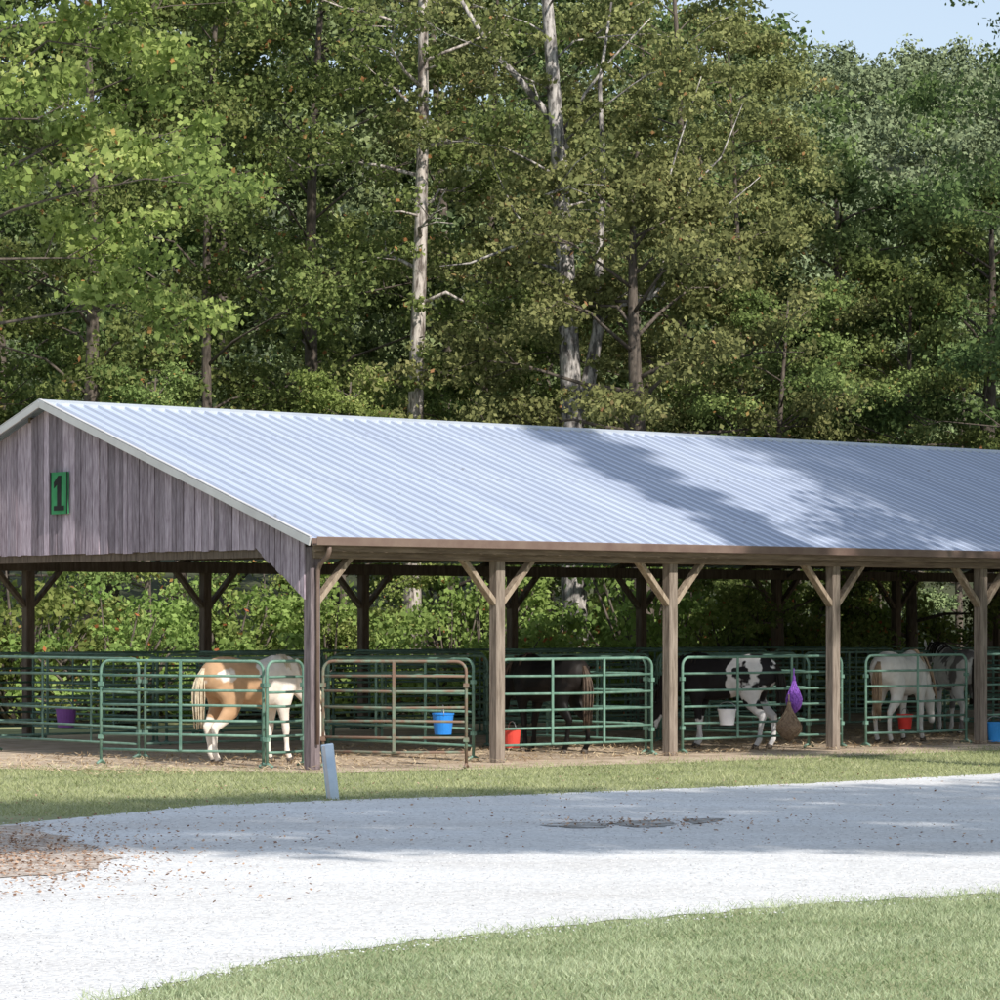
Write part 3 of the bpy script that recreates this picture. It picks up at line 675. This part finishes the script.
TV['syc']=make_tree('syc',18.5,.265,.4,3.0,20,.115,85,18,clear=.75,lean=-.45,crad=.45,extra=syc_extra,lr=.18)
TV['tallthin']=make_tree('tallthin',21,.24,.32,.55,46,.17,95,19,crad=.5)
def wide_extra(tr,li,addc,rd,tpt):
    for a,b in (((0,0,5.8),(-9.6,.4,9.2)),((0,0,6.4),(-7.5,-1.6,9.6)),((0,0,6.2),(-8,2.0,9.0)),((0,0,6),(2,4,9)),((0,0,6),(-3,4,9))):
        a=Vector(a); b=Vector(b); m1=a.lerp(b,.35)+Vector((0,0,1.1)); m2=a.lerp(b,.7)+Vector((0,0,.9)); li.tube([a,m1,m2,b],[.14,.11,.07,.02],8)
    for k in range(640):
        f=rd.random(); x_=-11.4+15.3*f; y0=-2.3; y1=3.2+5.2*f; addc(Vector((x_,rd.uniform(y0,y1),rd.uniform(8.6,9.7))),rd.uniform(.55,.95))
TV['wide']=make_tree('wide',10.5,.26,.62,2.6,12,.27,55,21,crad=.6,extra=wide_extra)
def bushmesh(seed):
    rd=random.Random(seed); rg=np.random.default_rng(seed); cen=[];rad=[]; li=MB()
    for k in range(42):
        a=rd.uniform(0,6.28); rr=rd.random()**.5; z=rd.uniform(.25,2.5)*(1-.45*rr); p_=Vector((math.cos(a)*rr*1.3,math.sin(a)*rr*1.1,z)); s=rd.uniform(.22,.45)
        cen.append(tuple(p_)); rad.append((s,s,s*.6)); li.tube([(p_.x*.1,p_.y*.1,0),(p_.x*.6,p_.y*.6,z*.6),p_],[.03,.02,.006],5)
    V,rnd=leaf_arrays(np.array(cen),np.array(rad),90,.10,rg)
    return li.mesh('bush_stems',None,True),mesh_np('bush_leaves',V,np.arange(len(V)).reshape(-1,4),None,rnd)
BU=[bushmesh(31),bushmesh(32),bushmesh(33)]
for ms in list(TV.values())+BU:
    for me in ms: me.materials.append(M['bark_dark'])
def setmat(o,m):
    o.data=o.data.copy(); o.data.materials[0]=m
def place(v,px,d,label,leaf='leaf_mid',bark='bark_dark',sc=1,rz=None,group=None,z=0,hs=1):
    x,y=at(px,d); zz=float(hillh(np.array(x),np.array(y)))-.1 if y>72 else 0
    t=thing('tree',label,'tree',(x,y,zz),random.uniform(0,6.28) if rz is None else rz,group); t.scale=(sc,sc,sc*hs)
    a,b,c=TV[v]
    o1=ob('trunk',a,t); setmat(o1,M[bark]); o2=ob('branches',b,t); setmat(o2,M[bark]); o3=ob('crown',c,t); setmat(o3,M[leaf]); return t
place('gum',-50,51,'sweetgum with large bright star shaped leaves hanging in from the left edge','leaf_bright',rz=0)
T1=[('broad',85,61,'leafy green tree behind the gable peak',.95,'leaf_mid'),
('loose',212,62,'slender dark trunked tree left of the pale straight trunk above the roof',1.0,'leaf_mid'),
('broad',318,65,'dense green tree just left of the pale straight trunk',1.0,'leaf_mid'),
('loose',490,68,'olive green tree between the two pale trunks',1.0,'leaf_olive'),
('bushy',641,58.9,'dark trunked tree whose trunk shows under the roof right of the sycamore',.95,'leaf_olive'),
('broad',675,66,'tall olive tree right of the forked pale trunk',.93,'leaf_olive'),
('loose',738,63,'tall loose yellowing tree at the edge of the gap in the forest',.80,'leaf_olive'),
('bushy',838,66,'dark rounded tree below the hill, right of centre',1.02,'leaf_dark'),
('bushy2',912,62,'small pale green tree in front of the dark rounded tree',.86,'leaf_mid'),
('bushy',985,64,'bushy green tree at the right edge above the roof',.95,'leaf_mid'),
('bushy2',780,59,'low bright green tree just above the roof ridge right of centre',.78,'leaf_mid'),
('loose',1092,60,'tall dark tree past the right edge whose branches overhang the top right corner',.98,'leaf_dark'),
('broad',1230,66,'tall tree beyond the right edge behind the barn',.8,'leaf_mid'),
('broad',-190,63,'tall tree beyond the left edge behind the sweetgum',1,'leaf_mid'),
('bushy2',150,57,'low bright understorey tree behind the number one gable',.62,'leaf_mid'),
('bushy2',345,58,'low bright understorey tree beneath the pale straight trunk',.62,'leaf_bright'),
('bushy',480,65,'low tree between the two pale trunks near the ridge',.7,'leaf_mid')]
for v,px,d,l,sc,lf in T1: place(v,px,d,l,lf,'bark_dark',sc)
place('pine',412,59.5,'tall straight pale trunked tree rising behind the left half of the roof','leaf_mid','bark_pine',rz=0)
place('syc',575,60,'forked sycamore with white bark rising behind the middle of the roof','leaf_olive','bark_pale',rz=0)
T2=[(-120,78,1.0),(0,76,1.0),(110,80,1.08),(225,77,1.05),(335,80,1.15),(445,78,1.05),(545,82,1.08),(640,77,1.0),(696,84,.90)]
for k,(px,d,sc) in enumerate(T2):
    place('back',px,d,'tall tree in the second rank of the wood, %s from the left'%(['first','second','third','fourth','fifth','sixth','seventh','eighth','ninth'][k]),['leaf_second','leaf_dark','leaf_second'][k%3],'bark_dark',sc)
for k,(px,d,sc) in enumerate([(60,99,.95),(180,97,.95),(290,100,.98),(400,98,.95),(500,99,.95),(600,97,.9)]):
    place('back',px,d,'tree in the third rank of the wood, %s from the left'%ords[k],'leaf_second','bark_dark',sc)
for k,(px,d,sc) in enumerate([(800,84,.5),(880,90,.52),(960,82,.55),(1040,88,.6),(1140,84,.8)]):
    place('back',px,d,'green tree at the foot of the wooded hill, %s from the left of its row'%ords[k],['leaf_second','leaf_olive'][k%2],'bark_dark',sc)
def place_w(v,x,y,label,sc=1,leaf='leaf_mid',rz=0):
    t=thing('tree',label,'tree',(x,y,0),rz); t.scale=(sc,)*3
    for nm,me,m in zip(('trunk','branches','crown'),TV[v],(M['bark_dark'],M['bark_dark'],M[leaf])): setmat(ob(nm,me,t),m)
place_w('wide',11.0,17.6,'wide roadside tree on the right whose limbs reach high over the gravel road')
place_w('tallthin',9.2,34.6,'tall slender tree on the right, standing before the barn and nearest to it')
place_w('thick',16.4,38.6,'dense leafy tree on the right in front of the barn, left of its neighbours',1.1,rz=1)
place_w('thick',19.5,42.5,'dense leafy tree on the right in front of the barn, right of its neighbours',1.1,rz=2)
place_w('thick',20.0,36.5,'dense leafy tree on the right in front of the barn, closest to the camera',1.1,rz=3)
nums=['one','two','three','four','five','six','seven','eight','nine','ten','eleven','twelve','thirteen','fourteen','fifteen','sixteen','seventeen','eighteen','nineteen','twenty','twenty one','twenty two','twenty three','twenty four','twenty five','twenty six','twenty seven','twenty eight']
bi=0
for k in range(28):
    px=-120+k*44+random.uniform(-14,14); d=random.uniform(53.5,58)
    if 385<px<438 or 528<px<690: continue
    if k>20: d+=4
    x,y=at(px,d)
    u_,w_=(x-P0[0])*CU+(y-P0[1])*SU,-(x-P0[0])*SU+(y-P0[1])*CU
    if w_<12.6: q=12.6-w_; x-=q*SU; y+=q*CU
    t=thing('bush','leafy undergrowth bush behind the barn, number %s from the left of the row'%nums[bi],'bush',(x,y,0),random.uniform(0,6),'undergrowth bushes behind the barn'); bi+=1
    s=random.uniform(.95,1.45); t.scale=(s,s,s*random.uniform(.8,1.2))
    st,lf=BU[k%3]; setmat(ob('stems',st,t),M['bark_dark']); setmat(ob('foliage',lf,t),M['leaf_under' if k%3 else 'leaf_bright'])
for q_,(px,d,s) in enumerate(((400,63.5,1.2),(440,64,1.3),(535,63,1.3),(560,66,1.3),(605,64.5,1.35),(655,65,1.4),(688,63.5,1.3))):
    x,y=at(px,d); t=thing('bush','undergrowth bush set back behind the pale trunks, number %s from the left'%nums[q_],'bush',(x,y,0),random.uniform(0,6),'set back undergrowth bushes'); t.scale=(s,)*3
    st,lf=BU[q_%3]; setmat(ob('stems',st,t),M['bark_dark']); setmat(ob('foliage',lf,t),M['leaf_under'])
rg=np.random.default_rng(77); cen=[];rad=[]
for k in range(800):
    y=rg.uniform(98,262); x=rg.uniform(-.3*y,.4*y)
    if k<400: x=rg.uniform(.07*y,.17*y)
    h0=float(hillh(np.array(x),np.array(y))); R=rg.uniform(1.6,3.2); Hh=rg.uniform(5,8.0)
    for q in range(9):
        a=rg.uniform(0,6.28); rr=rg.random()**.5*R*.75
        cen.append((x+math.cos(a)*rr,y+math.sin(a)*rr,h0+Hh-rr*rg.uniform(.3,1.6)-rg.uniform(0,1.5))); s=rg.uniform(.6,1.2); rad.append((s,s,s*.8))
V,rnd=leaf_arrays(np.array(cen),np.array(rad),44,.30,rg)
o=ob('hillside_forest',mesh_np('hillside_forest',V,np.arange(len(V)).reshape(-1,4),M['leaf_far'],rnd)); tag(o,'wooded hillside, haze painted into its leaves, rising behind the trees at the upper right','forest'); o['kind']='stuff'

# ------------------------------------------------------------------ scale everything to real size
for o in list(C.objects):
    if o.parent is None:
        o.location=o.location*S; o.scale=o.scale*S
# ------------------------------------------------------------------ light, world, camera
EL=math.radians(38); hx,hy=.55,-.835
ts=Vector((hx*math.cos(EL),hy*math.cos(EL),math.sin(EL))).normalized()
sl=bpy.data.lights.new('sun','SUN'); sl.energy=5; sl.angle=math.radians(1.0); sl.color=(1,.95,.87)
so=bpy.data.objects.new('sun',sl); C.objects.link(so); so.rotation_euler=ts.to_track_quat('Z','Y').to_euler(); so.location=(20,-20,30)
w=bpy.data.worlds.new('World'); bpy.context.scene.world=w; w.use_nodes=True; nt=w.node_tree
sky=nt.nodes.new('ShaderNodeTexSky'); sky.sky_type='NISHITA'; sky.sun_disc=False; sky.sun_elevation=EL; sky.sun_rotation=math.atan2(hx,hy)
sky.air_density=1.0; sky.dust_density=1.0
hz=nt.nodes.new('ShaderNodeMix'); hz.data_type='RGBA'; hz.inputs[0].default_value=.5; hz.inputs[7].default_value=(5.4,6.1,7.0,1)
bg=nt.nodes['Background']; bg.inputs[1].default_value=.15; nt.links.new(sky.outputs[0],hz.inputs[6]); nt.links.new(hz.outputs[2],bg.inputs[0])
cam=bpy.data.cameras.new('camera'); co=bpy.data.objects.new('camera',cam); C.objects.link(co)
co.location=(0,0,CH*S); co.rotation_euler=(math.radians(90),0,0); cam.sensor_width=36; cam.lens=36*F/1000; cam.shift_y=.12; cam.clip_end=3000; cam.clip_start=.5
sc=bpy.context.scene; sc.camera=co
sc.view_settings.view_transform='Standard'; sc.view_settings.look='None'; sc.view_settings.exposure=0
